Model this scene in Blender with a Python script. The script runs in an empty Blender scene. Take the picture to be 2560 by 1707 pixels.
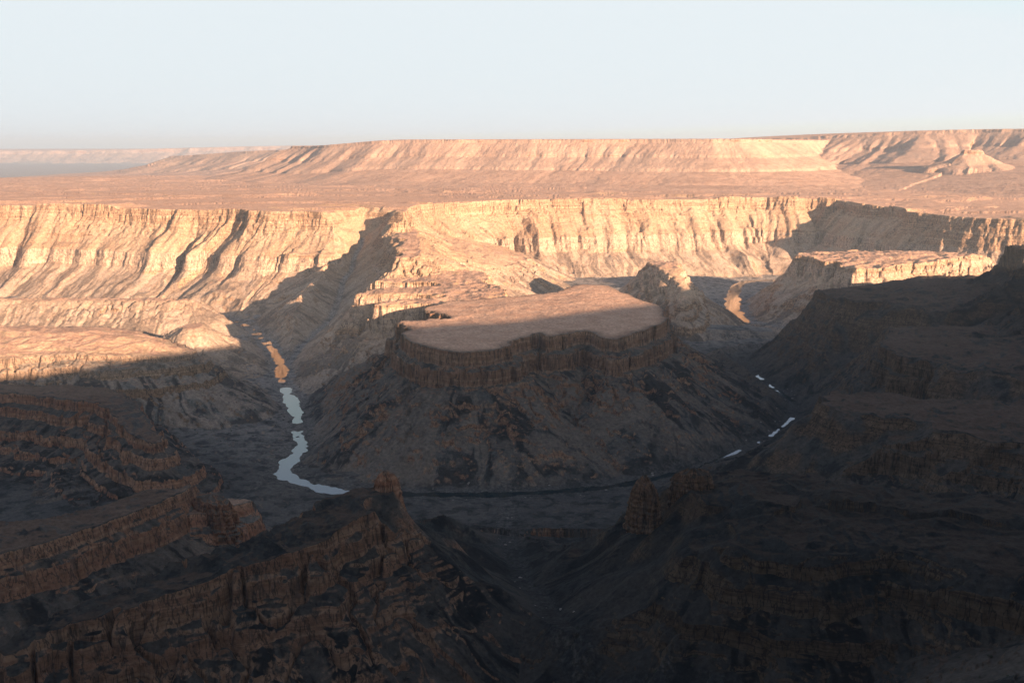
import bpy, bmesh, math, random, os
import numpy as np
from mathutils import Vector
from concurrent.futures import ThreadPoolExecutor

Q = 1.0                       # tessellation density of the ground
EYE = 470.0                   # camera height above the river, metres
SUN_TO = (0.682, -0.731)        # horizontal direction towards the sun
SUN_EL = math.radians(11.0)
F = np.float32
scene = bpy.context.scene
col = scene.collection

# ----------------------------------------------------------------- noise
_rng = np.random.default_rng(7)
_P = _rng.permutation(256).astype(np.int32); _P = np.concatenate([_P, _P, _P])
_a = _rng.random(256) * 2 * np.pi
_GX = np.cos(_a).astype(F); _GY = np.sin(_a).astype(F)

def noise(x, y, seed=0):
    """2D gradient noise, about -0.7..0.7"""
    xf = np.floor(x); yf = np.floor(y)
    xi = (xf.astype(np.int32) + seed * 37) & 255; yi = (yf.astype(np.int32) + seed * 91) & 255
    fx = (x - xf).astype(F); fy = (y - yf).astype(F)
    u = fx * fx * fx * (fx * (fx * 6 - 15) + 10); v = fy * fy * fy * (fy * (fy * 6 - 15) + 10)
    a = _P[xi]; b = _P[xi + 1]
    h00 = _P[a + yi]; h01 = _P[a + yi + 1]; h10 = _P[b + yi]; h11 = _P[b + yi + 1]
    g = lambda h, dx, dy: _GX[h] * dx + _GY[h] * dy
    n0 = g(h00, fx, fy); n0 = n0 + u * (g(h10, fx - 1, fy) - n0)
    n1 = g(h01, fx, fy - 1); n1 = n1 + u * (g(h11, fx - 1, fy - 1) - n1)
    return n0 + v * (n1 - n0)

def fbm(x, y, oct=4, seed=0, gain=0.5):
    s = 0; a = 1.0
    for o in range(oct):
        s = s + a * noise(x, y, seed + o); x = x * 2.03 + 11.3; y = y * 2.03 - 7.1; a *= gain
    return s

def ss(x, a, b):
    t = np.clip((x - a) / (b - a), 0, 1); return t * t * (3 - 2 * t)

# ----------------------------------------------------------------- plan geometry
def chaikin(p, n=1, closed=True):
    p = np.array(p, float)
    for _ in range(n):
        q = np.roll(p, -1, 0) if closed else p[1:]
        b = p if closed else p[:-1]
        r = np.empty((2 * len(b), p.shape[1])); r[0::2] = .75 * b + .25 * q; r[1::2] = .25 * b + .75 * q
        p = r if closed else np.vstack([p[:1], r, p[-1:]])
    return p

def poly_dist(x, y, P, closed=True):
    """distance to a polyline, arc length at the nearest point, inside flag, values of extra columns there"""
    P = np.asarray(P, F); n = len(P)
    best = np.full(x.shape, 1e12, F); U = np.zeros(x.shape, F); ins = np.zeros(x.shape, bool)
    T = np.zeros(x.shape, F); I = np.zeros(x.shape, np.int32); L = 0.0
    for i in range(n if closed else n - 1):
        ax, ay = P[i, :2]; bx, by = P[(i + 1) % n, :2]
        dx, dy = bx - ax, by - ay; l2 = float(dx * dx + dy * dy) + 1e-9
        px = x - ax; py = y - ay
        t = np.clip((px * dx + py * dy) / l2, 0, 1)
        ex = px - t * dx; ey = py - t * dy
        d = ex * ex + ey * ey
        m = d < best
        best = np.where(m, d, best); U = np.where(m, L + t * math.sqrt(l2), U)
        if P.shape[1] > 2: T = np.where(m, t, T); I = np.where(m, i, I)
        if closed:
            c = (ay > y) != (by > y)
            if dy != 0: ins ^= c & (px < dx * py / dy)
        L += math.sqrt(l2)
    ex = [P[I, k] * (1 - T) + P[np.minimum(I + 1, n - 1), k] * T for k in range(2, P.shape[1])]
    return np.sqrt(best), U, ins, ex

# profiles: distance out from the edge of the top -> drop below the top
RIM = ([-1e5, -400, -60, 0, 3, 8, 11, 16, 20, 70, 138, 143, 147, 153, 158, 180, 345, 520, 900, 3000],
       [0, 0, 0, 0, 19, 22, 40, 44, 52, 86, 124, 128, 148, 153, 172, 186, 262, 305, 420, 900])
BENCH = ([-1e5, -120, -50, -6, 0, 3, 9, 12, 24, 120, 240, 420, 1500],
         [-2, -2, 0, 0, 1.5, 27, 31, 56, 64, 116, 175, 225, 330])
SOFT = ([-1e5, -150, -60, -10, 0, 4, 22, 27, 50, 55, 75, 180, 420, 1500],
        [-8, -8, -3, 0, 3, 16, 24, 40, 52, 66, 78, 128, 230, 330])
ESCARP = ([-1e5, 0, 4, 14, 18, 40, 200, 330, 700, 3000],
          [0, 0, 42, 48, 90, 104, 214, 300, 520, 900])
LOWB = ([-1e5, -60, -6, 0, 3, 16, 20, 44, 48, 62, 240, 600, 1500],
        [-4, -1, 0, 2, 17, 25, 42, 54, 68, 76, 140, 200, 260])
RIDGE = ([-1e5, -30, 0, 5, 12, 18, 40, 120, 240, 420, 1500],
         [-4, -3, 0, 12, 18, 36, 48, 92, 150, 200, 300])
RANGE = ([-1e6, -900, -200, 0, 12, 40, 150, 165, 330, 345, 700, 1300, 3000, 9000],
         [-10, -4, 0, 3, 20, 34, 92, 108, 168, 182, 242, 290, 1200, 9000])
RANGE2 = ([-1e6, -600, 0, 25, 300, 330, 900, 1900, 6000],
          [-25, 0, 4, 30, 105, 135, 260, 900, 9000])

BROKEN = ([-1e5, -120, -50, -10, 0, 10, 14, 30, 36, 60, 66, 130, 260, 430, 1500],
          [-2, -2, 0, 0, 4, 10, 20, 30, 42, 54, 66, 108, 176, 226, 330])
DOME = ([-1e5, -110, -50, -14, -3, 0, 3, 9, 14, 20, 30, 120, 240, 420, 1500],
        [-14, -11, -4, 1, 3, 6, 27, 31, 54, 58, 66, 118, 177, 227, 330])
STEPS = ([-1e5, -60, -6, 0, 3, 14, 18, 42, 46, 66, 69, 100, 104, 128, 260, 600, 1500],
         [-4, -1, 0, 2, 16, 22, 36, 46, 60, 66, 74, 82, 88, 94, 140, 200, 400])
FARHILLS = ([-1e6, -900, 0, 200, 700, 1500, 3000, 6000, 20000], [-20, 0, 6, 120, 300, 520, 800, 1100, 4000])
MESA = ([-1e5, -120, -50, -6, 0, 2.5, 16, 18.5, 30, 110, 240, 420, 1500],
        [-2, -2, 0, 0, 1.5, 26, 31, 58, 64, 112, 178, 230, 330])
RIM_B = ([-1e5, -400, -60, 0, 5, 10, 16, 60, 138, 143, 150, 160, 180, 345, 520, 900, 3000],
         [0, 0, 0, 0, 8, 12, 22, 68, 122, 127, 140, 156, 184, 262, 305, 420, 900])
SLAB = ([-1e5, -60, -8, 0, 4, 9, 12, 24, 28, 50, 120, 240, 420, 1500],
        [-3, -1, 0, 0, 10, 14, 27, 35, 44, 55, 88, 140, 210, 330])
HUMP = ([-1e5, -110, -50, -14, -3, 0, 22, 27, 46, 70, 120, 240, 420, 1500],
        [-16, -13, -6, -1, 1, 3, 13, 33, 47, 66, 106, 172, 230, 330])
RAMP = ([-1e5, -420, -260, -120, -20, -6, 0, 3, 9, 12, 24, 120, 240, 420, 1500],
        [-62, -60, -30, -9, -2, -1, 1.5, 27, 31, 56, 64, 116, 175, 225, 330])
SPUR = ([-1e5, -330, -160, -70, -10, 0, 4, 20, 26, 46, 52, 75, 180, 420, 1500],
        [-26, -26, -20, -9, 0, 3, 13, 22, 36, 46, 58, 70, 124, 240, 400])
class Land: pass
LANDS = []
def land(name, poly, top, prof, rib=1.0, warp=1.0, reach=900, dark=0.0, red=0.0, smooth=1, seed=None, scale=1.0, broken=None, rough=0.0):  # dark: how much shade is painted into the rock colour
    l = Land(); l.name = name; l.P = chaikin(poly, smooth); l.top = top; l.prof = (np.array(prof[0], F) * scale, np.array(prof[1], F))
    l.rib = rib; l.warp = warp; l.reach = reach; l.dark = dark; l.red = red; l.scale = scale
    l.sc = 1.25 if name == 'plateau' else 1.0 if rib < 1.45 else 2.6 if rib < 3 else rib * .9
    l.crag = 1.0 if rib < 1.45 else .32 if name == 'plateau' else .12
    l.rough = rough; l.broken = (.85 if prof is not RIM and rib < 2 and prof[1][-1] == 330 else 0) if broken is None else broken
    l.seed = len(LANDS) * 5 + 3 if seed is None else seed; l.id = len(LANDS)
    LANDS.append(l); return l

def plain_z(x, y):
    z = 268 - 28 * ss(x, 1100, 1500) * ss(4700 - y, 0, 900)
    d = np.sqrt(x * x + y * y)
    return z - 34 * ss(d, 3600, 6500) - 1150 * ss(d, 7600, 26000) * ss(1200 - x, 0, 2500) + 5 * fbm(x / 700, y / 420, 3, 60) + 7 * ss(fbm(x / 1300, y / 500, 3, 63), .05, .12) + 5 * ss(fbm(x / 800, y / 300, 3, 66), .0, .05)

# far plateau behind the canyon, its rim cut by the side gully in the middle
land('plateau', [(-9000, 3300), (-3200, 3420), (-2300, 3470), (-1742, 3412), (-1425, 3362), (-1094, 3245), (-930, 3215), (-774, 3093), (-660, 3080),
     (-548, 3020), (-470, 3040), (-440, 3110), (-410, 3020), (-364, 2945), (-325, 3010), (-322, 3245), (-273, 3500), (-123, 3700), (60, 3770), (206, 3800), (543, 3850), (800, 3930), (960, 3985), (1090, 3940), (1180, 3985), (1290, 3900), (1310, 3760), (1400, 3680), (1370, 3520), (1450, 3400), (1420, 3270), (1510, 3160), (1700, 3090), (2100, 3020), (4000, 2860),
     (60000, 2000), (60000, 60000), (-60000, 60000), (-60000, 3000)], plain_z, RIM, rib=1.45, warp=1.2, reach=1600)
# the table mountain in the river bend
land('mesa', [(-187, 1622), (-150, 1560), (-131, 1533), (-98, 1499), (-58, 1490), (-12, 1509), (6, 1560), (44, 1655), (58, 1605), (95, 1640), (140, 1660), (146, 1610),
     (180, 1592), (246, 1690), (292, 1800), (300, 1927), (262, 2018), (228, 2118), (183, 2228), (140, 2170), (75, 2080), (-23, 2040), (-119, 2000),
     (-150, 1945), (-175, 1870), (-140, 1845), (-105, 1800), (-150, 1790), (-215, 1755), (-185, 1700), (-155, 1690)], lambda x, y: 163 + 9 * np.exp(-((x - 165) ** 2 + (y - 2140) ** 2) / 14000), MESA, rib=1.25, red=.6, dark=.74, rough=.2, broken=.15, warp=1.35)
# benches running back from the mesa to the plateau, with fingers to the left
land('bench', [(-60, 2010), (-170, 2000), (-290, 1975), (-265, 2060), (-120, 2120), (-200, 2150), (-355, 2150), (-350, 2235), (-190, 2270), (-160, 2320), (-300, 2345), (-395, 2370),
     (-410, 2480), (-350, 2560), (-420, 2680), (-400, 2800), (-340, 3000), (-250, 3050), (-210, 2800), (-130, 2700), (-75, 2540), (-45, 2405), (-70, 2330), (-5, 2250), (-20, 2120), (20, 2060)], 156, BENCH, rib=1.0, rough=.7)
land('ridge', [(-318, 2480), (-350, 2600), (-372, 2760), (-350, 2990), (-290, 3100), (-270, 2900), (-250, 2700), (-225, 2560), (-260, 2470)], lambda x, y: 196 + 24 * ss(y, 2500, 2950), ([-1e5, -40, 0, 60, 200, 400, 1500], [-4, -3, 0, 30, 115, 215, 700]), rib=1.3, rough=.4)
land('spur', [(-280, 3000), (-280, 3400), (-150, 3600), (20, 3600), (60, 3380), (10, 3120), (-110, 2880)], lambda x, y: 168 - 70 * ss(x, -260, 60), ([-1e5, -60, 0, 60, 200, 400, 1500], [-10, -6, 0, 26, 100, 190, 600]), rib=1.4, rough=.8, broken=0)
land('butte', [(375, 2740), (390, 2800), (455, 2805), (470, 2750), (448, 2650), (454, 2540), (440, 2430), (415, 2420), (418, 2530), (405, 2630)], lambda x, y: 154 - 62 * ss(2740 - y, 40, 330), SOFT, rib=1.1, rough=.6, warp=1.4)
land('ridge', [(455, 2460), (500, 2480), (590, 2500), (660, 2470), (640, 2440), (560, 2430), (470, 2390)], lambda x, y: 30 - 12 * ss(x, 480, 660), ([-1e5, 0, 30, 120, 400], [0, 2, 16, 55, 160]), rib=.6, dark=.35)
# benches and walls on the right
land('bench', [(815, 2890), (800, 2850), (860, 2800), (840, 2690), (900, 2680), (850, 2560), (900, 2540), (989, 2577), (1150, 2690), (1330, 2850), (1432, 2925), (1560, 2860), (1700, 2700), (1700, 2800), (1450, 2930), (1150, 3000), (950, 2980)], 165, BENCH, rib=1.1, rough=.9, warp=1.7)
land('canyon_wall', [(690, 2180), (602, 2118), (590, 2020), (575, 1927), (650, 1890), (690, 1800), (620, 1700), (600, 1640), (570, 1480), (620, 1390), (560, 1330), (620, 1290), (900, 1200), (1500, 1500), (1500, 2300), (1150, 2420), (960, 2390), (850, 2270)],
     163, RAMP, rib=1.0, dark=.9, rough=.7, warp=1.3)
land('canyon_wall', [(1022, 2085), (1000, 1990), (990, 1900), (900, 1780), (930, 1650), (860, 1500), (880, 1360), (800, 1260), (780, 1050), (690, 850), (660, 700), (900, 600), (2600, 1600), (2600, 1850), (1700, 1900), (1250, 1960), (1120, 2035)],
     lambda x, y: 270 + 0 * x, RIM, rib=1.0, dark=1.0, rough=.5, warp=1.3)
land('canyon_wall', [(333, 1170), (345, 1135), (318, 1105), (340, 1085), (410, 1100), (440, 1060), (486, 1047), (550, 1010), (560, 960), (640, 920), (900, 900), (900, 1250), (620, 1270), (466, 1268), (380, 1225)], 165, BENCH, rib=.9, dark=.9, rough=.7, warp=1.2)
# spurs on the left
land('spur', [(-2600, 1350), (-1500, 1480), (-1000, 1560), (-844, 1600), (-760, 1650), (-690, 1640), (-600, 1690), (-560, 1730), (-600, 1800), (-700, 1870), (-800, 1910), (-1000, 1930), (-1600, 2050), (-2600, 2200)],
     lambda x, y: 128 - 14 * ss(x, -760, -560), SPUR, rib=.9, warp=1.5, rough=.6, dark=.42)
land('spur', [(-2600, 2480), (-1200, 2520), (-870, 2500), (-810, 2530), (-860, 2560), (-1200, 2570), (-2600, 2540)], 84, ([-1e5, -100, 0, 60, 200, 500], [-12, -8, 0, 32, 95, 160]), rib=1.2, rough=1.0, broken=0)
land('spur', [(-720, 2120), (-690, 2070), (-660, 2080), (-670, 2140), (-700, 2170)], 92, ([-1e5, 0, 60, 200, 500], [0, 3, 36, 95, 160]), rib=1.6)
land('canyon_wall', [(-2200, 1300), (-1100, 1400), (-775, 1455), (-700, 1440), (-640, 1400), (-579, 1385), (-540, 1330), (-485, 1275), (-470, 1300), (-520, 1390), (-560, 1450), (-650, 1500), (-800, 1520), (-2200, 1480)],
     lambda x, y: 108 - 26 * ss(x, -620, -470), STEPS, rib=.9, red=.95, dark=.8, warp=1.3, rough=.5)
# ridges at the foot of the viewpoint
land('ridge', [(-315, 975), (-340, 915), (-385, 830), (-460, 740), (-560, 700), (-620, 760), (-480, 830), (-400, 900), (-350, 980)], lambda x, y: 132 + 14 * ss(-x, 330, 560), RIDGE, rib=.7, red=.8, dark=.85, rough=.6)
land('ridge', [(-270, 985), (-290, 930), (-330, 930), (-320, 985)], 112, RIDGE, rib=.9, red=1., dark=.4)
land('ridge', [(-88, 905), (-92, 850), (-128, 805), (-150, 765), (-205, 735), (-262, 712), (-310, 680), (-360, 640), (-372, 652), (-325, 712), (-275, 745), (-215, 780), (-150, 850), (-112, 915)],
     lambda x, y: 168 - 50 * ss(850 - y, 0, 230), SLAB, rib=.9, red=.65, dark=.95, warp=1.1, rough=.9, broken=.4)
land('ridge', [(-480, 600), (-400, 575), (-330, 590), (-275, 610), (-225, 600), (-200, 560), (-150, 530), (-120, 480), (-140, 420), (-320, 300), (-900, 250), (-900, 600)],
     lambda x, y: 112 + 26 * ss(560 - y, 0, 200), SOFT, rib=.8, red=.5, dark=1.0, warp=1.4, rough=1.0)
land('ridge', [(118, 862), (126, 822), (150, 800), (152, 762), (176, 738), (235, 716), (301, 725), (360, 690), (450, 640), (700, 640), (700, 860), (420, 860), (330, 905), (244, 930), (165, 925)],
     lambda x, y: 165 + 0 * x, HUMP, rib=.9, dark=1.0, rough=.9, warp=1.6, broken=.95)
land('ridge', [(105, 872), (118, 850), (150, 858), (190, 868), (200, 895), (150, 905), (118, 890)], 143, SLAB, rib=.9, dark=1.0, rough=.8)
# the rim the camera stands on
land('canyon_rim', [(-4000, -2500), (-900, -700), (-300, -160), (-60, -30), (0, -9), (60, 2), (250, 45), (469, 180), (665, 420), (872, 543), (1100, 640), (1264, 760), (1605, 1020), (2150, 1110), (2800, 1350), (5000, 2000), (30000, 3500), (30000, -30000), (-30000, -30000), (-30000, -12000)],
     468, ESCARP, rib=.8, dark=.9, reach=1200)
# ranges beyond the plain
land('mountain', [(-1330, 7050), (-1000, 6780), (-500, 6500), (100, 6300), (900, 6000), (1250, 5820), (1500, 6000), (1800, 6700), (2400, 7200), (2400, 9000), (-1000, 9000), (-1700, 7600)],
     lambda x, y: 512 - 40 * ss(-x, 700, 1500), RANGE, rib=1.5, warp=.8, reach=5000, scale=1.0, red=.7)
land('mountain', [(1400, 8200), (2000, 7300), (2600, 6700), (3100, 6500), (3400, 6100), (4200, 5900), (9000, 5500), (9000, 12000), (1500, 11000)],
     lambda x, y: 506 + 72 * ss(x, 1300, 3100), RANGE, rib=4.6, warp=.9, reach=5000, scale=1.7, red=.7)
land('mountain', [(2500, 5640), (2600, 5600), (2640, 5660), (2570, 5720)], 452, RANGE2, red=.7, rib=3.2, warp=1, reach=2500, scale=.8)
land('mountain', [(3050, 5200), (3500, 5000), (3700, 5300), (3200, 5500)], 430, RANGE2, red=.7, rib=3.2, warp=1, reach=2500, scale=.8)
land('mountain', [(-4600, 12800), (-3000, 11300), (-2300, 10700), (-1600, 10300), (3000, 10000), (3000, 15000), (-4500, 16000)], lambda x, y: 432 - 90 * ss(-x, 2300, 4600), RANGE, rib=4, warp=1, reach=6000, scale=1.8, red=.5)
land('hills', [(-60000, 33000), (-24000, 32500), (-15000, 32000), (-9000, 31500), (-3000, 31000), (5000, 31500), (60000, 33000), (60000, 60000), (-60000, 60000)],
     lambda x, y: 335 + 150 * ss(x, -15000, -6000), FARHILLS, rib=9, warp=1.5, reach=12000, scale=1, red=.5, dark=.15)

RIVER = chaikin([(2800, 2720, 14, 0), (1850, 2880, 14, 0), (1560, 2960, 14, 0), (1380, 3080, 14, 0), (1260, 3250, 14, 0), (1100, 3440, 14, 0), (930, 3540, 16, 0), (815, 3500, 18, -.3), (745, 3310, 20, -.6), (696, 3100, 21, -.6), (656, 2930, 23, -.6), (622, 2720, 22, -.6), (640, 2640, 14, .8), (720, 2580, 14, .7), (735, 2450, 14, .8), (640, 2330, 14, .8),
                 (514, 2250, 10, .75), (505, 2100, 8, .8), (512, 1995, 4.5, .5), (526, 1850, 4.5, .3), (524, 1769, 6, .8), (466, 1640, 4, .3), (400, 1550, 4, .7), (315, 1459, 3.2, .2), (272, 1412, 5, .1), (169, 1345, 9, 0),
                 (14, 1298, 9, 0), (-153, 1306, 9, 0), (-244, 1309, 9, 0), (-294, 1345, 12, -.5), (-345, 1400, 12, -.2), (-330, 1515, 12, -.1), (-355, 1590, 9, .35), (-366, 1640, 7, .7), (-376, 1695, 11, .2), (-425, 1850, 14, -.1),
                 (-455, 1930, 8, .72), (-470, 1965, 9, .35), (-492, 2080, 15, .15), (-530, 2200, 9, .35), (-568, 2310, 9, .4), (-640, 2470, 10, .6), (-760, 2720, 10, .5), (-1000, 2830, 12, .2), (-1500, 2900, 14, .1), (-2600, 2950, 14, 0)], 2, closed=False)
WASHES = [  # x, y, floor height, half width
    chaikin([(14, 1290, 1, 10), (-8, 1200, 6, 10), (-3, 1080, 20, 9), (5, 960, 38, 8), (30, 852, 60, 9), (58, 700, 90, 12), (98, 620, 112, 16), (130, 520, 150, 16)], 2, False),
    chaikin([(-3, 1080, 22, 3), (-60, 1010, 40, 3), (-90, 960, 70, 3)], 1, False),
    chaikin([(58, 705, 92, 5), (110, 690, 118, 4), (200, 640, 150, 4)], 1, False),
    chaikin([(-490, 2100, 1, 6), (-500, 2350, 6, 6), (-470, 2560, 24, 6), (-480, 2750, 70, 5), (-470, 2900, 118, 4), (-455, 3050, 190, 3)], 2, False),   # shadowed side valley
    chaikin([(700, 3250, 2, 12), (560, 3200, 5, 14), (350, 3120, 12, 12), (150, 3000, 24, 10), (50, 2850, 40, 8), (20, 2650, 60, 6)], 2, False),
    chaikin([(300, 1440, 2, 5), (420, 1420, 25, 5), (520, 1330, 55, 4), (600, 1275, 95, 4)], 1, False),
    chaikin([(170, 1330, 2, 5), (220, 1200, 22, 5), (260, 1080, 45, 5), (400, 980, 75, 5), (520, 900, 105, 5)], 1, False),
    chaikin([(-345, 1390, 2, 5), (-380, 1230, 20, 5), (-400, 1080, 44, 4), (-480, 960, 70, 4)], 1, False),
    chaikin([(520, 1860, 2, 6), (640, 1850, 40, 5), (760, 1760, 105, 4), (880, 1740, 170, 3)], 1, False),
]
WASH_SIDE = [.55, .7, .7, .62, .45, .62, .6, .55, .75]

def height(x, y, attrs=False):
    x = x.astype(F); y = y.astype(F)
    R = np.sqrt(x * x + y * y)
    near = R < 5500
    wx = 11 * fbm(x / 95, y / 95, 3, 1); wy = 11 * fbm(x / 95 + 40, y / 95, 3, 5)
    fine_x = 2.6 * fbm(x / 17, y / 17, 2, 9); fine_y = 2.6 * fbm(x / 17 + 9, y / 17, 2, 12)
    big_x = 26 * noise(x / 420, y / 420, 15); big_y = 26 * noise(x / 420 + 30, y / 420, 16)
    z = np.full(x.shape, -60, F); lab = np.full(x.shape, -1, np.int32)
    S = np.zeros(x.shape, F); UU = np.zeros(x.shape, F); dark = np.zeros(x.shape, F); red = np.zeros(x.shape, F)
    DW = np.full(x.shape, 1e-28, F); DD = np.zeros(x.shape, F)
    for l in LANDS:
        lo = l.P.min(0) - l.reach; hi = l.P.max(0) + l.reach
        m = np.nonzero((x > lo[0]) & (x < hi[0]) & (y > lo[1]) & (y < hi[1]))[0]
        if len(m) == 0: continue
        k = l.warp; kb = 3.0 if l.name in ('mountain', 'hills') else .35
        X = x[m] + k * wx[m] + kb * k * big_x[m] + fine_x[m]; Y = y[m] + k * wy[m] + kb * k * big_y[m] + fine_y[m]
        d, u, ins, _ = poly_dist(X, Y, l.P)
        s = np.where(ins, -d, d)
        # ribs and gullies that run straight down from the edge
        uw = u + .13 * np.clip(s, 0, 260) * noise(X / 110, Y / 110, l.seed + 1) + 3 * noise(X / 34, Y / 34, l.seed + 1)
        sc = l.sc
        g1 = np.abs(noise(uw / (125 * sc), s / (900 * sc), l.seed)) * 2.2
        g2 = np.abs(noise(uw / (52 * sc), s / (420 * sc), l.seed + 2)) * 2.2
        g3 = np.abs(noise(uw / (21 * sc), s / (200 * sc), l.seed + 3)) * 2.2
        grp = .5 + .95 * ss(noise(u / (330 * sc), 0 * u + 7.7, l.seed + 11), -.3, .4)
        amp = l.rib * (.16 + .84 * ss(s, 6 * l.scale, 110 * l.scale)) * grp
        if l.name == 'plateau': amp = amp * (1.2 + .5 * ss(x[m], 300, 700) + .9 * ss(x[m], 950, 1200))
        sp = s + amp * ((26 if l.rib < 1.3 else 38) * (.55 - g1) + 13 * (.5 - g2) + 5.0 * (.5 - g3)) * ss(s, -14, 4)
        # notches and buttresses of the cliff line
        n1 = noise(X / 38, Y / 38, 61) + .4 * noise(X / 15, Y / 15, 62); n2 = noise(X / 12, Y / 12, 63)
        vary = .35 + 1.3 * ss(noise(X / 260, Y / 260, 64), -.25, .35)
        face = l.crag * ss(s, -14, 2) * (1 - ss(s, 34 * l.scale, 120 * l.scale)) * min(l.scale, 1.5) * vary
        sp = sp + face * min(l.rib, 1.6) * (9 * np.exp(-np.square(n1 / .07)) + 9 * n1 + 3.0 * n2)
        # vertical flutes in the cliffs
        sp = sp + ss(s, -4, 2) * (3.4 * noise(u / 9.0, s / 60, l.seed + 4) + 1.8 * noise(u / 4.2, s / 40, l.seed + 6))
        top = l.top(x[m], y[m]) if callable(l.top) else l.top
        drop = np.interp(sp, *l.prof).astype(F)
        if l.broken:
            wb = l.broken * ss(noise(u / 190, 0 * u + .5, l.seed + 9) + .6 * noise(u / 70, s / 200, l.seed + 10), -.02, .30)
            drop = drop + wb * (np.interp(sp * 1.15 + 6 * noise(X / 30, Y / 30, 55), *BROKEN).astype(F) - drop)
        if l.prof[1][-1] == 900 and l.name == 'plateau':
            wb = ss(noise(u / 150, 0 * u + .5, l.seed + 9) + .7 * noise(u / 55, s / 300, l.seed + 10), .0, .25) * .9
            drop = drop + wb * (np.interp(sp, *RIM_B).astype(F) - drop)
        zl = top - drop
        if l.rough:
            inn = ss(-s, -2, 12)
            zl = zl - inn * l.rough * (9 * np.abs(noise(X / 70, Y / 70, 81)) * 1.6 + 5 * np.abs(noise(X / 27, Y / 27, 82)) * 1.6 + 1.2 * fbm(X / 9, Y / 9, 2, 83))
        sw = np.exp(np.clip((zl - 250) / 16, -60, 25)).astype(F)
        DW[m] += sw; DD[m] += sw * l.dark * (ss(s, -25, 6) if l.name in ('mesa', 'spur') else 1)  # sunlit tops of mesa and spurs are left out of the painted shade
        w = zl > z[m]
        mi = m[w]
        z[mi] = zl[w]; lab[mi] = l.id; S[mi] = s[w]; UU[mi] = uw[w]
        red[mi] = l.red
    dfl = np.where(x > 0, .8 * (1 - ss(y, 1900, 2700)), .62 * (1 - ss(y, 1250, 1800)) + .12) * (R < 2800)  # shade painted on the canyon floor, fading with distance
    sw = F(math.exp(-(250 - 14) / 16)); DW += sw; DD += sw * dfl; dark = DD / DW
    # rock and rubble relief
    slope_zone = ss(S, -2, 14)
    far = ss(R, 4500, 9000)
    tal = ss(S, 14, 60)
    rid = np.abs(noise(x / 58, y / 58, 85)) + .5 * np.abs(noise(x / 27, y / 27, 86)) + .27 * np.abs(noise(x / 12, y / 12, 87)) + .14 * np.abs(noise(x / 5.5, y / 5.5, 88))
    outc = fbm(x / 36 + .02 * z, y / 36, 4, 91, .58)
    calm = (1 - .8 * ss(R, 2250, 2900)) * (.55 + .45 * ss(R, 850, 1250))
    z = z + (1 - far) * calm * (slope_zone * 4.0 * fbm(x / 46, y / 46, 5, 21, .55) + tal * (6.5 * (rid - .35) + 3.5 * ss(outc, .12, .26)))
    z = z + (1 - slope_zone) * (1.6 * fbm(x / 70, y / 70, 3, 27))
    # thin ledges along the strata
    zz = z + 3.0 * noise(x / 140, y / 140, 30)
    led = (np.sin(zz * (2 * np.pi / 9.7)) * .5 + np.sin(zz * (2 * np.pi / 4.1) + 1.3) * .33 + np.sin(zz * (2 * np.pi / 15.3) + .4) * .5) * (.55 + 1.1 * noise(x / 70, y / 70, 31))
    z = z + (1 - far) * slope_zone * led * np.where(dark > .95, .8, 1.45) * ss(z, 60, 110)
    # side washes
    dw_all = np.full(x.shape, 1e4, F)
    for W, side in zip(WASHES, WASH_SIDE):
        lo = W[:, :2].min(0) - 260; hi = W[:, :2].max(0) + 260
        m = np.nonzero((x > lo[0]) & (x < hi[0]) & (y > lo[1]) & (y < hi[1]))[0]
        if len(m) == 0: continue
        d, u, _, (zf, hw) = poly_dist(x[m] + .8 * wx[m], y[m] + .8 * wy[m], W, False)
        e = np.maximum(d - hw, 0)
        cut = zf + e * side * (1 + .5 * noise(x[m] / 40, y[m] / 40, 33)) + .9 * fbm(x[m] / 14, y[m] / 14, 3, 34) + e * e * .0016
        c = cut < z[m]
        z[m[c]] = cut[c]
        dw_all[m] = np.minimum(dw_all[m], d - hw)
    # canyon floor and river bed
    dr = np.full(x.shape, 1e4, F); bed = np.zeros(x.shape, F)
    m = np.nonzero((R < 5200) & (R > 1150) & (x > -2900) & (x < 1800))[0]
    if len(m):
        d, u, _, (hw, dry) = poly_dist(x[m] + .45 * wx[m] + fine_x[m], y[m] + .45 * wy[m] + fine_y[m], RIVER, False)
        hw = hw * (1 + .75 * noise(u / 55, 0 * u, 41) + .35 * noise(u / 19, d / 30, 42))
        e = d - hw + 4.5 * fbm(x[m] / 15, y[m] / 15, 3, 43)
        dr[m] = e
        b = -1.6 + 3.4 * ss(dry + .9 * noise(u / 48, d / 70, 44), .38, .62)
        bank = np.where(e < 0, b * ss(-e, 0, 5), .05 * e)
        flat = .25 + bank + ss(e, 1, 30) * (1.4 + 2.2 * fbm(x[m] / 26, y[m] / 26, 4, 46) + .02 * e)
        flat = np.where(e < 0, b * ss(-e, 0, 4) + .3 * (1 - ss(-e, 0, 4)) + .5 * fbm(x[m] / 9, y[m] / 9, 2, 47), flat)
        cut = flat + .56 * np.maximum(e - 6 - 20 * ((x[m] > 250) & (y[m] > 2640)) - 15 * (x[m] < 250) * ss(noise(u / 130, 0 * u + 3.3, 48), -.2, .4), 0) + .0045 * np.square(np.maximum(e - 20, 0))
        zm = np.maximum(np.minimum(z[m], cut), np.minimum(flat, 16))
        mf = m[(e < 34) & (zm < 14)]; lab[mf] = -1
        z[m] = zm
    z = np.maximum(z, np.where(R < 5200, np.minimum(1.5 + 2 * np.abs(noise(x / 60, y / 60, 50)), np.where(dr < 40, -9, 9)), -1000))
    if not attrs: return z
    # surface attributes: dark debris streaks, river gravel, shade painted into the rock colour, red rock
    outc = fbm(x / 36 + .02 * z, y / 36, 4, 91, .58)
    q = UU + 6 * noise(x / 45, y / 45, 74)
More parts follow.
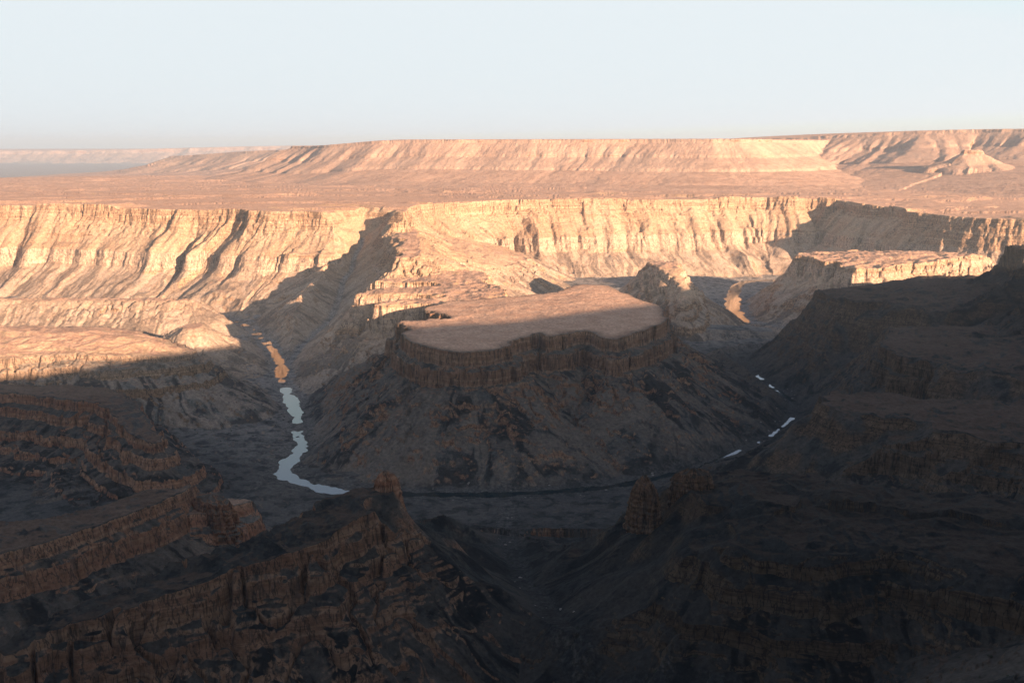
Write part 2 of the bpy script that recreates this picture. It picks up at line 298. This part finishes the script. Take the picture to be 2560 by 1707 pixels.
    st = .9 * noise(q / 24, S / 260, 71) + .9 * noise(q / 9.5, S / 120, 72) + .45 * noise(UU / 4.0, S / 60, 75) + .35 * noise(x / 90, y / 90, 73)
    streak = np.where(S > 8, np.clip(.5 + .75 * st * ss(S, 8, 40), 0, 1), .5)
    gravel = np.maximum(1 - ss(dr + 16 * fbm(x / 30, y / 30, 3, 51), 2, 34), 1 - ss(dw_all, 0, 9)) * (z < 400)
    return z, lab, S, streak, gravel, dark, red

def par(fn, x, y, n=160000):
    sh = x.shape; x = x.ravel(); y = y.ravel()
    parts = [(i, min(i + n, len(x))) for i in range(0, len(x), n)]
    with ThreadPoolExecutor(4) as ex:
        out = list(ex.map(lambda p: fn(x[p[0]:p[1]], y[p[0]:p[1]]), parts))
    if isinstance(out[0], tuple): return [np.concatenate(o).reshape(sh) for o in zip(*out)]
    return np.concatenate(out).reshape(sh)

# ----------------------------------------------------------------- the ground mesh: a sheet that is finest where steep and near
def build_grid():
    half = math.radians(30.5)
    az_in = np.linspace(-half, half, int(1300 * Q))
    az_out = np.linspace(half, 2 * math.pi - half, int(230 * math.sqrt(Q)) + 2)[1:-1]
    az = np.concatenate([az_in, az_out])
    ci = np.concatenate([np.linspace(-half, half, 170), az_out[::2]])
    r = np.exp(np.linspace(math.log(1.5), math.log(56000), 5200))
    A, Rr = np.meshgrid(ci, r, indexing='ij')
    Z = par(height, Rr * np.sin(A), Rr * np.cos(A))
    el = np.arctan2(Z - EYE, Rr)
    dl = np.abs(np.diff(el, axis=1)) * 1000                      # in pixels
    mx = np.maximum.accumulate(el, axis=1)
    vis = (el >= mx - .004)[:, 1:]
    dz = np.abs(np.diff(Z, axis=1)) / Rr[:, 1:] * 1000
    dlog = np.diff(np.log(Rr), axis=1) * 60
    inview = (el[:, 1:] > -.57)
    wgt = np.where(inview, dl * np.where(vis, 1.0, .12) + .25 * dz * np.where(vis, 1, .25) + dlog, dlog * .4)
    cum = np.concatenate([np.zeros((len(ci), 1)), np.cumsum(wgt, 1)], 1); cum /= cum[:, -1:]
    n = int(1500 * Q); t = np.linspace(0, 1, n)
    lr = np.stack([np.interp(t, cum[i], np.log(r)) for i in range(len(ci))])
    k = 170
    sm = lr[:k].copy()
    for _ in range(2):
        p = np.vstack([sm[:1], sm, sm[-1:]]); sm = (p[:-2] + 2 * p[1:-1] + p[2:]) / 4
    lr[:k] = sm
    src = np.concatenate([ci, [ci[0] + 2 * math.pi]]); lrs = np.vstack([lr, lr[:1]])
    j = np.clip(np.searchsorted(src, az, side='right') - 1, 0, len(src) - 2)
    w = ((az - src[j]) / (src[j + 1] - src[j]))[:, None]
    LR = lrs[j] * (1 - w) + lrs[j + 1] * w
    RR = np.exp(LR); AA = np.repeat(az[:, None], n, 1)
    return RR * np.sin(AA), RR * np.cos(AA)

def mesh_from(name, V, faces, attr, mat):
    used, inv = np.unique(faces.ravel(), return_inverse=True)
    me = bpy.data.meshes.new(name)
    v = V[used].astype(F); nf = len(faces)
    me.vertices.add(len(v)); me.vertices.foreach_set('co', v.ravel())
    me.loops.add(nf * 4); me.loops.foreach_set('vertex_index', inv.astype(np.int32).ravel())
    me.polygons.add(nf)
    me.polygons.foreach_set('loop_start', np.arange(0, nf * 4, 4, dtype=np.int32))
    me.polygons.foreach_set('use_smooth', np.ones(nf, bool))
    a = me.attributes.new('rock', 'FLOAT_COLOR', 'POINT'); a.data.foreach_set('color', attr[used].astype(F).ravel())
    me.update(calc_edges=True)
    me.materials.append(mat)
    o = bpy.data.objects.new(name, me); col.objects.link(o); o['kind'] = 'structure'
    return o

# ----------------------------------------------------------------- materials
class NT:
    def __init__(s, name):
        s.m = bpy.data.materials.new(name); s.m.use_nodes = True; s.t = s.m.node_tree; s.t.nodes.clear()
    def n(s, kind, **kw):
        nd = s.t.nodes.new(kind)
        for k, v in kw.items():
            if k.startswith('i_'): nd.inputs[k[2:].replace('_', ' ')].default_value = v
            else: setattr(nd, k, v)
        return nd
    def l(s, a, b): s.t.links.new(a, b)
    def math(s, op, a, b=None, c=None, clamp=False):
        nd = s.n('ShaderNodeMath', operation=op, use_clamp=clamp)
        for i, v in enumerate((a, b, c)):
            if v is None: continue
            if isinstance(v, (int, float)): nd.inputs[i].default_value = v
            else: s.l(v, nd.inputs[i])
        return nd.outputs[0]
    def step(s, v, a, b):
        nd = s.n('ShaderNodeMapRange', interpolation_type='SMOOTHSTEP'); nd.inputs[1].default_value = a; nd.inputs[2].default_value = b
        s.l(v, nd.inputs[0]); return nd.outputs[0]
    def mix(s, f, a, b, mode='MIX'):
        nd = s.n('ShaderNodeMix', data_type='RGBA', blend_type=mode)
        for sock, v in ((nd.inputs[0], f), (nd.inputs[6], a), (nd.inputs[7], b)):
            if isinstance(v, (int, float)): sock.default_value = v
            elif isinstance(v, tuple): sock.default_value = (*v, 1)
            else: s.l(v, sock)
        return nd.outputs[2]
    def noise(s, scale, detail=4, vec=None, rough=.55):
        nd = s.n('ShaderNodeTexNoise'); nd.inputs['Scale'].default_value = scale; nd.inputs['Detail'].default_value = detail; nd.inputs['Roughness'].default_value = rough
        if vec is not None: s.l(vec, nd.inputs['Vector'])
        return nd.outputs['Fac']

def ground_material():
    g = NT('canyon_rock')
    geo = g.n('ShaderNodeNewGeometry'); pos = geo.outputs['Position']
    sep = g.n('ShaderNodeSeparateXYZ'); g.l(geo.outputs['Normal'], sep.inputs[0]); nz = sep.outputs[2]
    sp = g.n('ShaderNodeSeparateXYZ'); g.l(pos, sp.inputs[0]); pz = sp.outputs[2]
    at = g.n('ShaderNodeAttribute', attribute_name='rock'); sc = g.n('ShaderNodeSeparateColor'); g.l(at.outputs['Color'], sc.inputs[0])
    streak, gravel, dark, red = sc.outputs[0], sc.outputs[1], sc.outputs[2], at.outputs['Alpha']
    st_v = g.n('ShaderNodeVectorMath', operation='MULTIPLY'); g.l(pos, st_v.inputs[0]); st_v.inputs[1].default_value = (.0035, .0035, .17)
    strata = g.noise(1.0, 6, st_v.outputs[0], .62)
    vt = g.n('ShaderNodeVectorMath', operation='MULTIPLY'); g.l(pos, vt.inputs[0]); vt.inputs[1].default_value = (.11, .11, .012)
    stain = g.noise(1.0, 5, vt.outputs[0], .6)
    big = g.noise(.0045, 5, pos); mid = g.noise(.03, 6, pos, .6); small = g.noise(.28, 4, pos, .65)
    sand = g.mix(g.step(big, .35, .65), SAND_A, SAND_B)
    sand = g.mix(g.math('MULTIPLY', g.step(mid, .50, .68), .45), sand, SAND_C)
    sand = g.mix(g.math('MULTIPLY', g.step(small, .56, .70), .5), sand, (.13, .095, .07))
    flat = g.mix(g.step(mid, .4, .62), PLAIN_A, PLAIN_B)
    mv = g.n('ShaderNodeVectorMath', operation='MULTIPLY'); g.l(pos, mv.inputs[0]); mv.inputs[1].default_value = (1, 1, .38)
    m1 = g.noise(.042, 7, mv.outputs[0], .66); m2 = g.noise(.021, 6, mv.outputs[0], .62); m3 = g.noise(.075, 5, mv.outputs[0], .6)
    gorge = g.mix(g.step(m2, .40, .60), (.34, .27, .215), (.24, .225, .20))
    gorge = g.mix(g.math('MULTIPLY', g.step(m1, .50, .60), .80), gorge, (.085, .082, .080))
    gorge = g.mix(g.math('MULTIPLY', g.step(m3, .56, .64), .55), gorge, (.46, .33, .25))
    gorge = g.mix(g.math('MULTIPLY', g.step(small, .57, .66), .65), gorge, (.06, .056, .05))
    flat = g.mix(g.math('MULTIPLY', g.step(small, .585, .66), .55), flat, (.15, .105, .08))
    low = g.step(pz, 70, 28)
    flat = g.mix(low, flat, g.mix(g.step(m1, .47, .60), g.mix(m3, (.22, .20, .185), (.32, .285, .25)), (.10, .095, .09)))
    soil = g.mix(g.step(nz, .955, .985), g.mix(g.math('MULTIPLY', red, .7), sand, PINK), flat)
    cl = g.n('ShaderNodeValToRGB'); g.l(strata, cl.inputs[0])
    el = cl.color_ramp.elements; el[0].position = .30; el[0].color = (*CL_DARK, 1); el[1].position = .72; el[1].color = (*CL_LIGHT, 1)
    e = el.new(.46); e.color = (*CL_MID, 1); e = el.new(.50); e.color = (.20, .125, .08, 1); e = el.new(.54); e.color = (*CL_MID, 1)
    bz = g.math('MULTIPLY_ADD', big, 30, pz)
    band = g.math('MULTIPLY', g.math('MULTIPLY', g.step(bz, 100, 112), g.step(bz, 166, 156)), g.math('MULTIPLY_ADD', dark, -.34, .34))
    cliff0 = g.mix(band, cl.outputs[0], (.56, .45, .36))
    cliff = g.mix(g.math('MULTIPLY', red, .75), cliff0, g.mix(g.step(strata, .38, .62), (.31, .125, .072), (.44, .235, .145)))
    cliff = g.mix(g.math('MULTIPLY', g.step(stain, .52, .68), .6), cliff, (.085, .064, .054))
    jv = g.n('ShaderNodeVectorMath', operation='MULTIPLY'); g.l(pos, jv.inputs[0]); jv.inputs[1].default_value = (.19, .19, .016)
    joint = g.math('ABSOLUTE', g.math('SUBTRACT', g.noise(1.0, 3, jv.outputs[0], .55), .5))
    cliff = g.mix(g.math('MULTIPLY', g.step(joint, .035, .012), .7), cliff, (.05, .04, .036))
    jit = g.math('MULTIPLY_ADD', mid, .16, -.08)
    cf = g.step(g.math('ADD', nz, jit), .74, .58)
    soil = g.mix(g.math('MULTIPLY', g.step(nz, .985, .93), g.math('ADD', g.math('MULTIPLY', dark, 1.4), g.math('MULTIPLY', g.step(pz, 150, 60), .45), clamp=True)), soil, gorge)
    sk = g.math('ADD', streak, g.math('MULTIPLY_ADD', m1, .30, -.15))
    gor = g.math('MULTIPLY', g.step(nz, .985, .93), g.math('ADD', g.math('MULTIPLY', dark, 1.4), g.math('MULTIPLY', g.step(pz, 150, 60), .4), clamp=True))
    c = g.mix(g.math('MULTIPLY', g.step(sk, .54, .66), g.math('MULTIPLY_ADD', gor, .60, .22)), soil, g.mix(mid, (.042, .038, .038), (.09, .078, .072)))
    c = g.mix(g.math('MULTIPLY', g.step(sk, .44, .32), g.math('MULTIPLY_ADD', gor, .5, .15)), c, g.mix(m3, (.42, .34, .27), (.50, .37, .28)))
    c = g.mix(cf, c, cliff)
    c = g.mix(g.math('MULTIPLY', gravel, .8), c, g.mix(g.math('MULTIPLY', g.step(m1, .50, .60), .8), g.mix(g.step(small, .42, .6), (.16, .145, .13), (.38, .335, .295)), (.085, .08, .075)))
    c = g.mix(g.math('MULTIPLY', dark, g.math('MULTIPLY_ADD', cf, g.math('MULTIPLY_ADD', red, -.42, -.10), .96)), c, g.mix(1.0, c, SHADE_MUL, 'MULTIPLY'))  # darkens by the painted shade, less on red cliffs
    grit = g.n('ShaderNodeMapRange'); grit.inputs[1].default_value = .33; grit.inputs[2].default_value = .67; grit.inputs[3].default_value = .62; grit.inputs[4].default_value = 1.34
    g.l(g.noise(.19, 6, pos, .72), grit.inputs[0])
    gc = g.n('ShaderNodeCombineColor'); [g.l(grit.outputs[0], gc.inputs[k]) for k in range(3)]
    c = g.mix(1.0, c, gc.outputs[0], 'MULTIPLY')
    b = g.n('ShaderNodeBsdfPrincipled'); b.inputs['Roughness'].default_value = .95; b.inputs['Specular IOR Level'].default_value = .08
    g.l(c, b.inputs['Base Color'])
    h = g.math('ADD', g.math('MULTIPLY', g.noise(.16, 7, pos, .62), 3.2), g.math('MULTIPLY', stain, g.math('MULTIPLY', cf, 2.2)))
    bp = g.n('ShaderNodeBump'); bp.inputs['Strength'].default_value = .9; bp.inputs['Distance'].default_value = 1.0
    g.l(h, bp.inputs['Height']); g.l(bp.outputs[0], b.inputs['Normal'])
    o = g.n('ShaderNodeOutputMaterial'); g.l(b.outputs[0], o.inputs[0])
    return g.m

SAND_A = (.45, .31, .20); SAND_B = (.38, .245, .15); SAND_C = (.27, .185, .125)
PLAIN_A = (.50, .32, .22); PLAIN_B = (.43, .26, .175); PINK = (.46, .30, .235)
CL_DARK = (.26, .15, .095); CL_MID = (.40, .255, .155); CL_LIGHT = (.47, .335, .225)
SHADE_MUL = (.048, .059, .072)  # multiplies the rock colour down where shade is painted in

def water_material():
    g = NT('river_water')
    b = g.n('ShaderNodeBsdfPrincipled'); b.inputs['Base Color'].default_value = (.006, .016, .019, 1); b.inputs['Roughness'].default_value = .04
    b.inputs['IOR'].default_value = 1.6; b.inputs['Specular IOR Level'].default_value = .5
    geo = g.n('ShaderNodeNewGeometry')
    bp = g.n('ShaderNodeBump'); bp.inputs['Strength'].default_value = .05; bp.inputs['Distance'].default_value = .3
    g.l(g.noise(.5, 3, geo.outputs['Position']), bp.inputs['Height']); g.l(bp.outputs[0], b.inputs['Normal'])
    o = g.n('ShaderNodeOutputMaterial'); g.l(b.outputs[0], o.inputs[0])
    return g.m

# ----------------------------------------------------------------- ground
ROCK = ground_material()
GX, GY = build_grid()
GZ, LAB, S_, ST, GR, DK, RD = par(lambda a, b: height(a, b, True), GX, GY)
nc, nr = GX.shape
V = np.stack([GX, GY, GZ], -1).reshape(-1, 3)
A = np.stack([ST, GR, DK, RD], -1).reshape(-1, 4)
i = np.arange(nc)[:, None]; j = np.arange(nr - 1)[None, :]; i2 = (i + 1) % nc
quads = np.stack([i * nr + j, i * nr + j + 1, i2 * nr + j + 1, i2 * nr + j], -1).reshape(-1, 4)
fl = LAB.reshape(-1)[quads[:, 0]]
for k in range(-1, len(LANDS)):
    f = quads[fl == k]
    if len(f) == 0: continue
    mesh_from('canyon_floor' if k < 0 else LANDS[k].name, V, f, A, ROCK)

# ----------------------------------------------------------------- river
def river_mesh():
    P = RIVER[:, :2]; t = np.gradient(P, axis=0); t /= np.linalg.norm(t, axis=1)[:, None]
    n = np.stack([-t[:, 1], t[:, 0]], 1); w = (RIVER[:, 2] * 1.3 + 16)[:, None]
    bm = bmesh.new(); prev = None
    for a, b in zip(P + n * w, P - n * w):
        cur = (bm.verts.new((*a, 0)), bm.verts.new((*b, 0)))
        if prev: bm.faces.new((prev[0], prev[1], cur[1], cur[0]))
        prev = cur
    bmesh.ops.recalc_face_normals(bm, faces=bm.faces)
    me = bpy.data.meshes.new('river'); bm.to_mesh(me); bm.free(); me.materials.append(water_material())
    o = bpy.data.objects.new('river', me); col.objects.link(o); o['kind'] = 'structure'
river_mesh()
# ----------------------------------------------------------------- rocks and shrubs that stand on the ground
def zat(xs, ys):
    return height(np.array(xs, F), np.array(ys, F))

def tag(o, label, cat, group=None):
    o['label'] = label; o['category'] = cat
    if group: o['group'] = group
    return o

def grid_mesh(name, V, nu, nv, mat, dark, red):
    faces = []
    for a in range(nu):
        for b in range(nv - 1):
            a2 = (a + 1) % nu
            faces.append((a * nv + b, a2 * nv + b, a2 * nv + b + 1, a * nv + b + 1))
    faces.append(tuple(a * nv + nv - 1 for a in range(nu)))
    me = bpy.data.meshes.new(name); me.from_pydata(V.tolist(), [], faces)
    me.polygons.foreach_set('use_smooth', np.ones(len(me.polygons), bool))
    at = me.attributes.new('rock', 'FLOAT_COLOR', 'POINT')
    at.data.foreach_set('color', np.tile(np.array([0, 0, dark, red], F), (len(V), 1)).ravel())
    me.materials.append(mat)
    return me

def pinnacle(x, y, ztop, height_, rx, ry, rot, prof, label, seed, dark, red):
    """a weathered stack of bedded rock; prof: (height fraction, radius fraction) pairs"""
    nu, nv = 120, 110
    th = np.linspace(0, 2 * np.pi, nu, endpoint=False)[:, None]; t = np.linspace(0, 1, nv)[None, :]
    a = np.interp(t, [p[0] for p in prof], [p[1] for p in prof])
    cx, sx = np.cos(th), np.sin(th)
    n1 = noise((cx * 2.1 + 5 + 0 * t).ravel(), (sx * 2.1 + t * .9 + 3).ravel(), seed).reshape(nu, nv)
    n2 = noise((cx * 5.5 + 5 + 0 * t).ravel(), (sx * 5.5 + t * 2.2).ravel(), seed + 1).reshape(nu, nv)
    n3 = noise((cx * 15 + 0 * t).ravel(), (sx * 15 + t * 14).ravel(), seed + 2).reshape(nu, nv)
    led = noise((t * height_ / 3.1 + .6 * cx).ravel(), (0 * t + .3 * sx).ravel(), seed + 3).reshape(nu, nv)
    crack = np.exp(-np.square(n2 / .09))
    r = a * (1 + .34 * n1 + .22 * n2 - .16 * crack + .10 * n3 + .13 * led)
    X = rx * r * cx; Y = ry * r * sx
    Z = (t * height_ * (1 + .10 * n1 * t) - height_) + 0 * th
    c, s_ = math.cos(rot), math.sin(rot)
    V = np.stack([X * c - Y * s_, X * s_ + Y * c, Z + height_], -1).reshape(-1, 3)
    me = grid_mesh('rock_pinnacle', V, nu, nv, ROCK, dark, red)
    o = bpy.data.objects.new('rock_pinnacle', me); col.objects.link(o); o.location = (x, y, ztop - height_)
    return tag(o, label, 'rock')

PIN_A = [(0, 1.5), (.2, 1.25), (.42, 1.08), (.6, .95), (.78, .80), (.9, .62), (.97, .40), (1, .12)]
PIN_B = [(0, 1.25), (.25, 1.05), (.55, .92), (.75, .74), (.88, .5), (1, .14)]
PIN_C = [(0, 1.3), (.3, 1.12), (.6, 1.0), (.8, .9), (.93, .68), (1, .2)]
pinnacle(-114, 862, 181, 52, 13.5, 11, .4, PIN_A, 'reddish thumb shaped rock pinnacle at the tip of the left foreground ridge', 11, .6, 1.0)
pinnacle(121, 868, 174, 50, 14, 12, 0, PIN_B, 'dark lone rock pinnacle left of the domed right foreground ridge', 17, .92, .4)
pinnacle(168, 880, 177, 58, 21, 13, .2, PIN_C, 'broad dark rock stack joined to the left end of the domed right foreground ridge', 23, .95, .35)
pinnacle(-300, 948, 128, 40, 24, 13, -.5, PIN_C, 'low red rock outcrop behind the slanting slab ridge at lower left', 29, .8, 1.0)

def simple_material(name, a, b, scale):
    g = NT(name); oi = g.n('ShaderNodeObjectInfo'); geo = g.n('ShaderNodeNewGeometry')
    c = g.mix(g.noise(scale, 4, geo.outputs['Position']), a, b)
    c = g.mix(g.math('MULTIPLY', oi.outputs['Random'], .5), c, tuple(v * .6 for v in a))
    p = g.n('ShaderNodeBsdfPrincipled'); p.inputs['Roughness'].default_value = .95; p.inputs['Specular IOR Level'].default_value = .1
    g.l(c, p.inputs['Base Color']); o = g.n('ShaderNodeOutputMaterial'); g.l(p.outputs[0], o.inputs[0])
    return g.m

LEAF = simple_material('shrub_leaf', (.030, .036, .022), (.055, .058, .034), 1.5)
STONE = simple_material('boulder_stone', (.17, .15, .135), (.30, .265, .235), .8)

def shrub_mesh(seed):
    r = random.Random(seed); bm = bmesh.new()
    def stick(p, q, w):
        p = Vector(p); q = Vector(q); d = (q - p).normalized(); a = d.orthogonal().normalized() * w; b = d.cross(a)
        k = [(1, 0), (-.5, .87), (-.5, -.87)]
        A = [bm.verts.new(p + a * i + b * j) for i, j in k]; B = [bm.verts.new(q + (a * i + b * j) * .4) for i, j in k]
        for i in range(3): bm.faces.new((A[i], A[(i + 1) % 3], B[(i + 1) % 3], B[i]))
    for _ in range(9):
        az = r.uniform(0, 6.283); l = r.uniform(.5, .9); e = r.uniform(.5, 1.3)
        tip = Vector((math.cos(az) * math.cos(e) * l, math.sin(az) * math.cos(e) * l, math.sin(e) * l))
        stick((0, 0, -.15), tip, .035)
        for _ in range(26):
            c = tip * r.uniform(.45, 1.15) + Vector((r.gauss(0, .16), r.gauss(0, .16), r.gauss(0, .12)))
            n = Vector((r.gauss(0, 1), r.gauss(0, 1), r.gauss(0, 1))).normalized(); a = n.orthogonal().normalized() * r.uniform(.05, .11); b = n.cross(a)
            bm.faces.new([bm.verts.new(c + v) for v in (a, b * .6, -a, -b * .6)])
    me = bpy.data.meshes.new('shrub'); bm.to_mesh(me); bm.free(); me.materials.append(LEAF); return me

def boulder_mesh(seed):
    bm = bmesh.new(); bmesh.ops.create_icosphere(bm, subdivisions=3, radius=1)
    from mathutils import noise as mn
    r = random.Random(seed); off = Vector((r.uniform(0, 50), r.uniform(0, 50), r.uniform(0, 50))); sc = (r.uniform(.8, 1.2), r.uniform(.7, 1), r.uniform(.55, .8))
    cuts = [(Vector((r.gauss(0, 1), r.gauss(0, 1), r.gauss(0, 1))).normalized(), r.uniform(.55, .8)) for _ in range(9)]
    for v in bm.verts:
        p = v.co.copy()
        for n, d in cuts:
            e = p.dot(n) - d
            if e > 0: p -= n * e
        p *= 1 + .12 * mn.noise(p * 2 + off)
        v.co = Vector((p.x * sc[0], p.y * sc[1], p.z * sc[2]))
    me = bpy.data.meshes.new('boulder'); bm.to_mesh(me); bm.free(); me.materials.append(STONE); return me

SHRUBS = [shrub_mesh(k) for k in range(4)]; BOULDERS = [boulder_mesh(k) for k in range(4)]
RNG = random.Random(5)
def scatter(kind, n, pts, lo, hi, label, group, sink):
    xs, ys = zip(*pts[:n]); zs = zat(xs, ys)
    for x, y, z in zip(xs, ys, zs):
        me = RNG.choice(SHRUBS if kind == 'shrub' else BOULDERS); k = lo + (hi - lo) * RNG.random() ** 2
        o = bpy.data.objects.new(kind, me); col.objects.link(o)
        o.location = (x, y, float(z) - sink * k); o.scale = (k, k, k * RNG.uniform(.8, 1.1)); o.rotation_euler = (0, 0, RNG.uniform(0, 6.283))
        tag(o, label, kind, group)
def area(n, x0, x1, y0, y1): return [(RNG.uniform(x0, x1), RNG.uniform(y0, y1)) for _ in range(n)]
def along(P, n, i0, i1, d0, d1):
    out = []
    for _ in range(n):
        i = RNG.randrange(i0, i1); q = P[i, :2]; t = P[i + 1, :2] - q; L = math.hypot(*t); s = RNG.choice((-1, 1)) * RNG.uniform(d0, d1); f = RNG.random()
        out.append((q[0] + t[0] * f - t[1] / L * s, q[1] + t[1] * f + t[0] / L * s))
    return out
nR = len(RIVER)
iw = [k for k in range(nR - 1) if RIVER[k, 0] < -290 and 1380 < RIVER[k, 1] < 2300]
ie = [k for k in range(nR - 1) if RIVER[k, 0] > 280 and 1440 < RIVER[k, 1] < 2150]
isf = [k for k in range(nR - 1) if abs(RIVER[k, 0]) < 260 and RIVER[k, 1] < 1400]
W0 = WASHES[0]
scatter('shrub', 55, area(55, 60, 330, 540, 700), 1.3, 3.2, 'small dark shrub dotted on the dim slope below the right foreground cliff', 'shrubs on the slope below the right foreground cliff', .1)
scatter('shrub', 26, along(W0, 26, 0, len(W0) - 2, 2, 26), 1.0, 2.4, 'dark shrub growing in the stony dry wash at bottom centre', 'shrubs along the dry wash', .1)
scatter('shrub', 45, area(45, -560, -390, 1440, 1760), 1.5, 3.4, 'dark shrub dot on the shaded slope left of the bright river', 'shrubs on the slope left of the river', .1)
scatter('shrub', 40, area(40, -230, 240, 1345, 1450), 1.5, 3.4, 'dark shrub dot on the steep slope under the table mountain cliff', 'shrubs on the slope under the table mountain', .1)
scatter('shrub', 30, along(RIVER, 30, iw[0], iw[-1], 16, 40), 1.4, 3.0, 'dark bush on the grey gravel bank beside the left river pools', 'bushes on the left river banks', .1)
scatter('shrub', 30, area(30, -290, -70, 540, 720), 1.3, 3.0, 'dark shrub on the dim slope under the left foreground ridge', 'shrubs under the left foreground ridge', .1)
scatter('boulder', 36, along(W0, 36, 0, len(W0) - 2, 0, 14), .7, 2.6, 'grey boulder lying in the bed of the dry wash at bottom centre', 'boulders in the dry wash', .25)
scatter('boulder', 40, along(RIVER, 40, ie[0], ie[-1], 5, 30), 1.0, 4.0, 'pale boulder on the gravel bars of the narrow river right of the table mountain', 'boulders on the right river bars', .25)
scatter('boulder', 30, along(RIVER, 30, iw[0], iw[-1], 12, 34), 1.0, 3.6, 'pale boulder on the stony bank beside the left river pools', 'boulders on the left river banks', .25)
scatter('boulder', 24, along(RIVER, 24, isf[0], isf[-1], 12, 30), 1.0, 3.6, 'pale boulder beside the dark front reach of the river below the table mountain', 'boulders along the front river reach', .25)
# ----------------------------------------------------------------- air
HAZE = 3.0e-5
def haze():
    bm = bmesh.new(); bmesh.ops.create_cube(bm, size=1)
    me = bpy.data.meshes.new('haze')
    for v in bm.verts: v.co = (v.co.x * 130000, v.co.y * 130000, -1010 + (v.co.z + .5) * 1900)
    bm.to_mesh(me); bm.free()
    g = NT('haze'); p = g.n('ShaderNodeVolumePrincipled'); p.inputs['Density'].default_value = HAZE; p.inputs['Color'].default_value = (.70, .86, 1.0, 1); p.inputs['Anisotropy'].default_value = .22
    o = g.n('ShaderNodeOutputMaterial'); g.l(p.outputs[0], o.inputs['Volume'])
    me.materials.append(g.m); ob = bpy.data.objects.new('haze', me); col.objects.link(ob); ob['kind'] = 'stuff'; ob['label'] = 'thin pale desert haze lying over the whole canyon and plain'; ob['category'] = 'haze'
if HAZE: haze()

# ----------------------------------------------------------------- light, sky, camera
w = bpy.data.worlds.new('World'); scene.world = w; w.use_nodes = True
nt = w.node_tree; bg = nt.nodes['Background']
sky = nt.nodes.new('ShaderNodeTexSky'); sky.sky_type = 'NISHITA'; sky.sun_disc = False
sky.sun_elevation = SUN_EL; sky.sun_rotation = math.atan2(SUN_TO[0], SUN_TO[1]); sky.altitude = 800; sky.air_density = .6; sky.dust_density = 2.0; sky.ozone_density = 1.0
hs = nt.nodes.new('ShaderNodeHueSaturation'); hs.inputs['Saturation'].default_value = .62
cap = nt.nodes.new('ShaderNodeMix'); cap.data_type = 'RGBA'; cap.blend_type = 'DARKEN'; cap.inputs[0].default_value = 1; cap.inputs[7].default_value = (2.68, 2.95, 3.1, 1)   # caps sky brightness, so its bright parts light the scene less
nt.links.new(sky.outputs[0], hs.inputs['Color']); nt.links.new(hs.outputs[0], cap.inputs[6]); nt.links.new(cap.outputs[2], bg.inputs[0]); bg.inputs[1].default_value = .075
sun = bpy.data.lights.new('sun', 'SUN'); sun.energy = 5.0; sun.angle = math.radians(.5); sun.color = (1.0, .668, .445)
so = bpy.data.objects.new('sun', sun); col.objects.link(so)
so.rotation_euler = Vector((SUN_TO[0] * math.cos(SUN_EL), SUN_TO[1] * math.cos(SUN_EL), math.sin(SUN_EL))).to_track_quat('Z', 'Y').to_euler()
cam = bpy.data.cameras.new('camera'); cam.lens = 35; cam.sensor_width = 36; cam.clip_start = .5; cam.clip_end = 150000
co = bpy.data.objects.new('camera', cam); col.objects.link(co); co.location = (0, 0, EYE); co.rotation_euler = (math.radians(90 - 11.1), 0, 0)
scene.camera = co
vs = scene.view_settings; vs.view_transform = 'Standard'; vs.look = 'None'; vs.exposure = 2.0; vs.gamma = 1
scene.cycles.max_bounces = 4; scene.cycles.diffuse_bounces = 1; scene.cycles.glossy_bounces = 2; scene.cycles.volume_bounces = 0
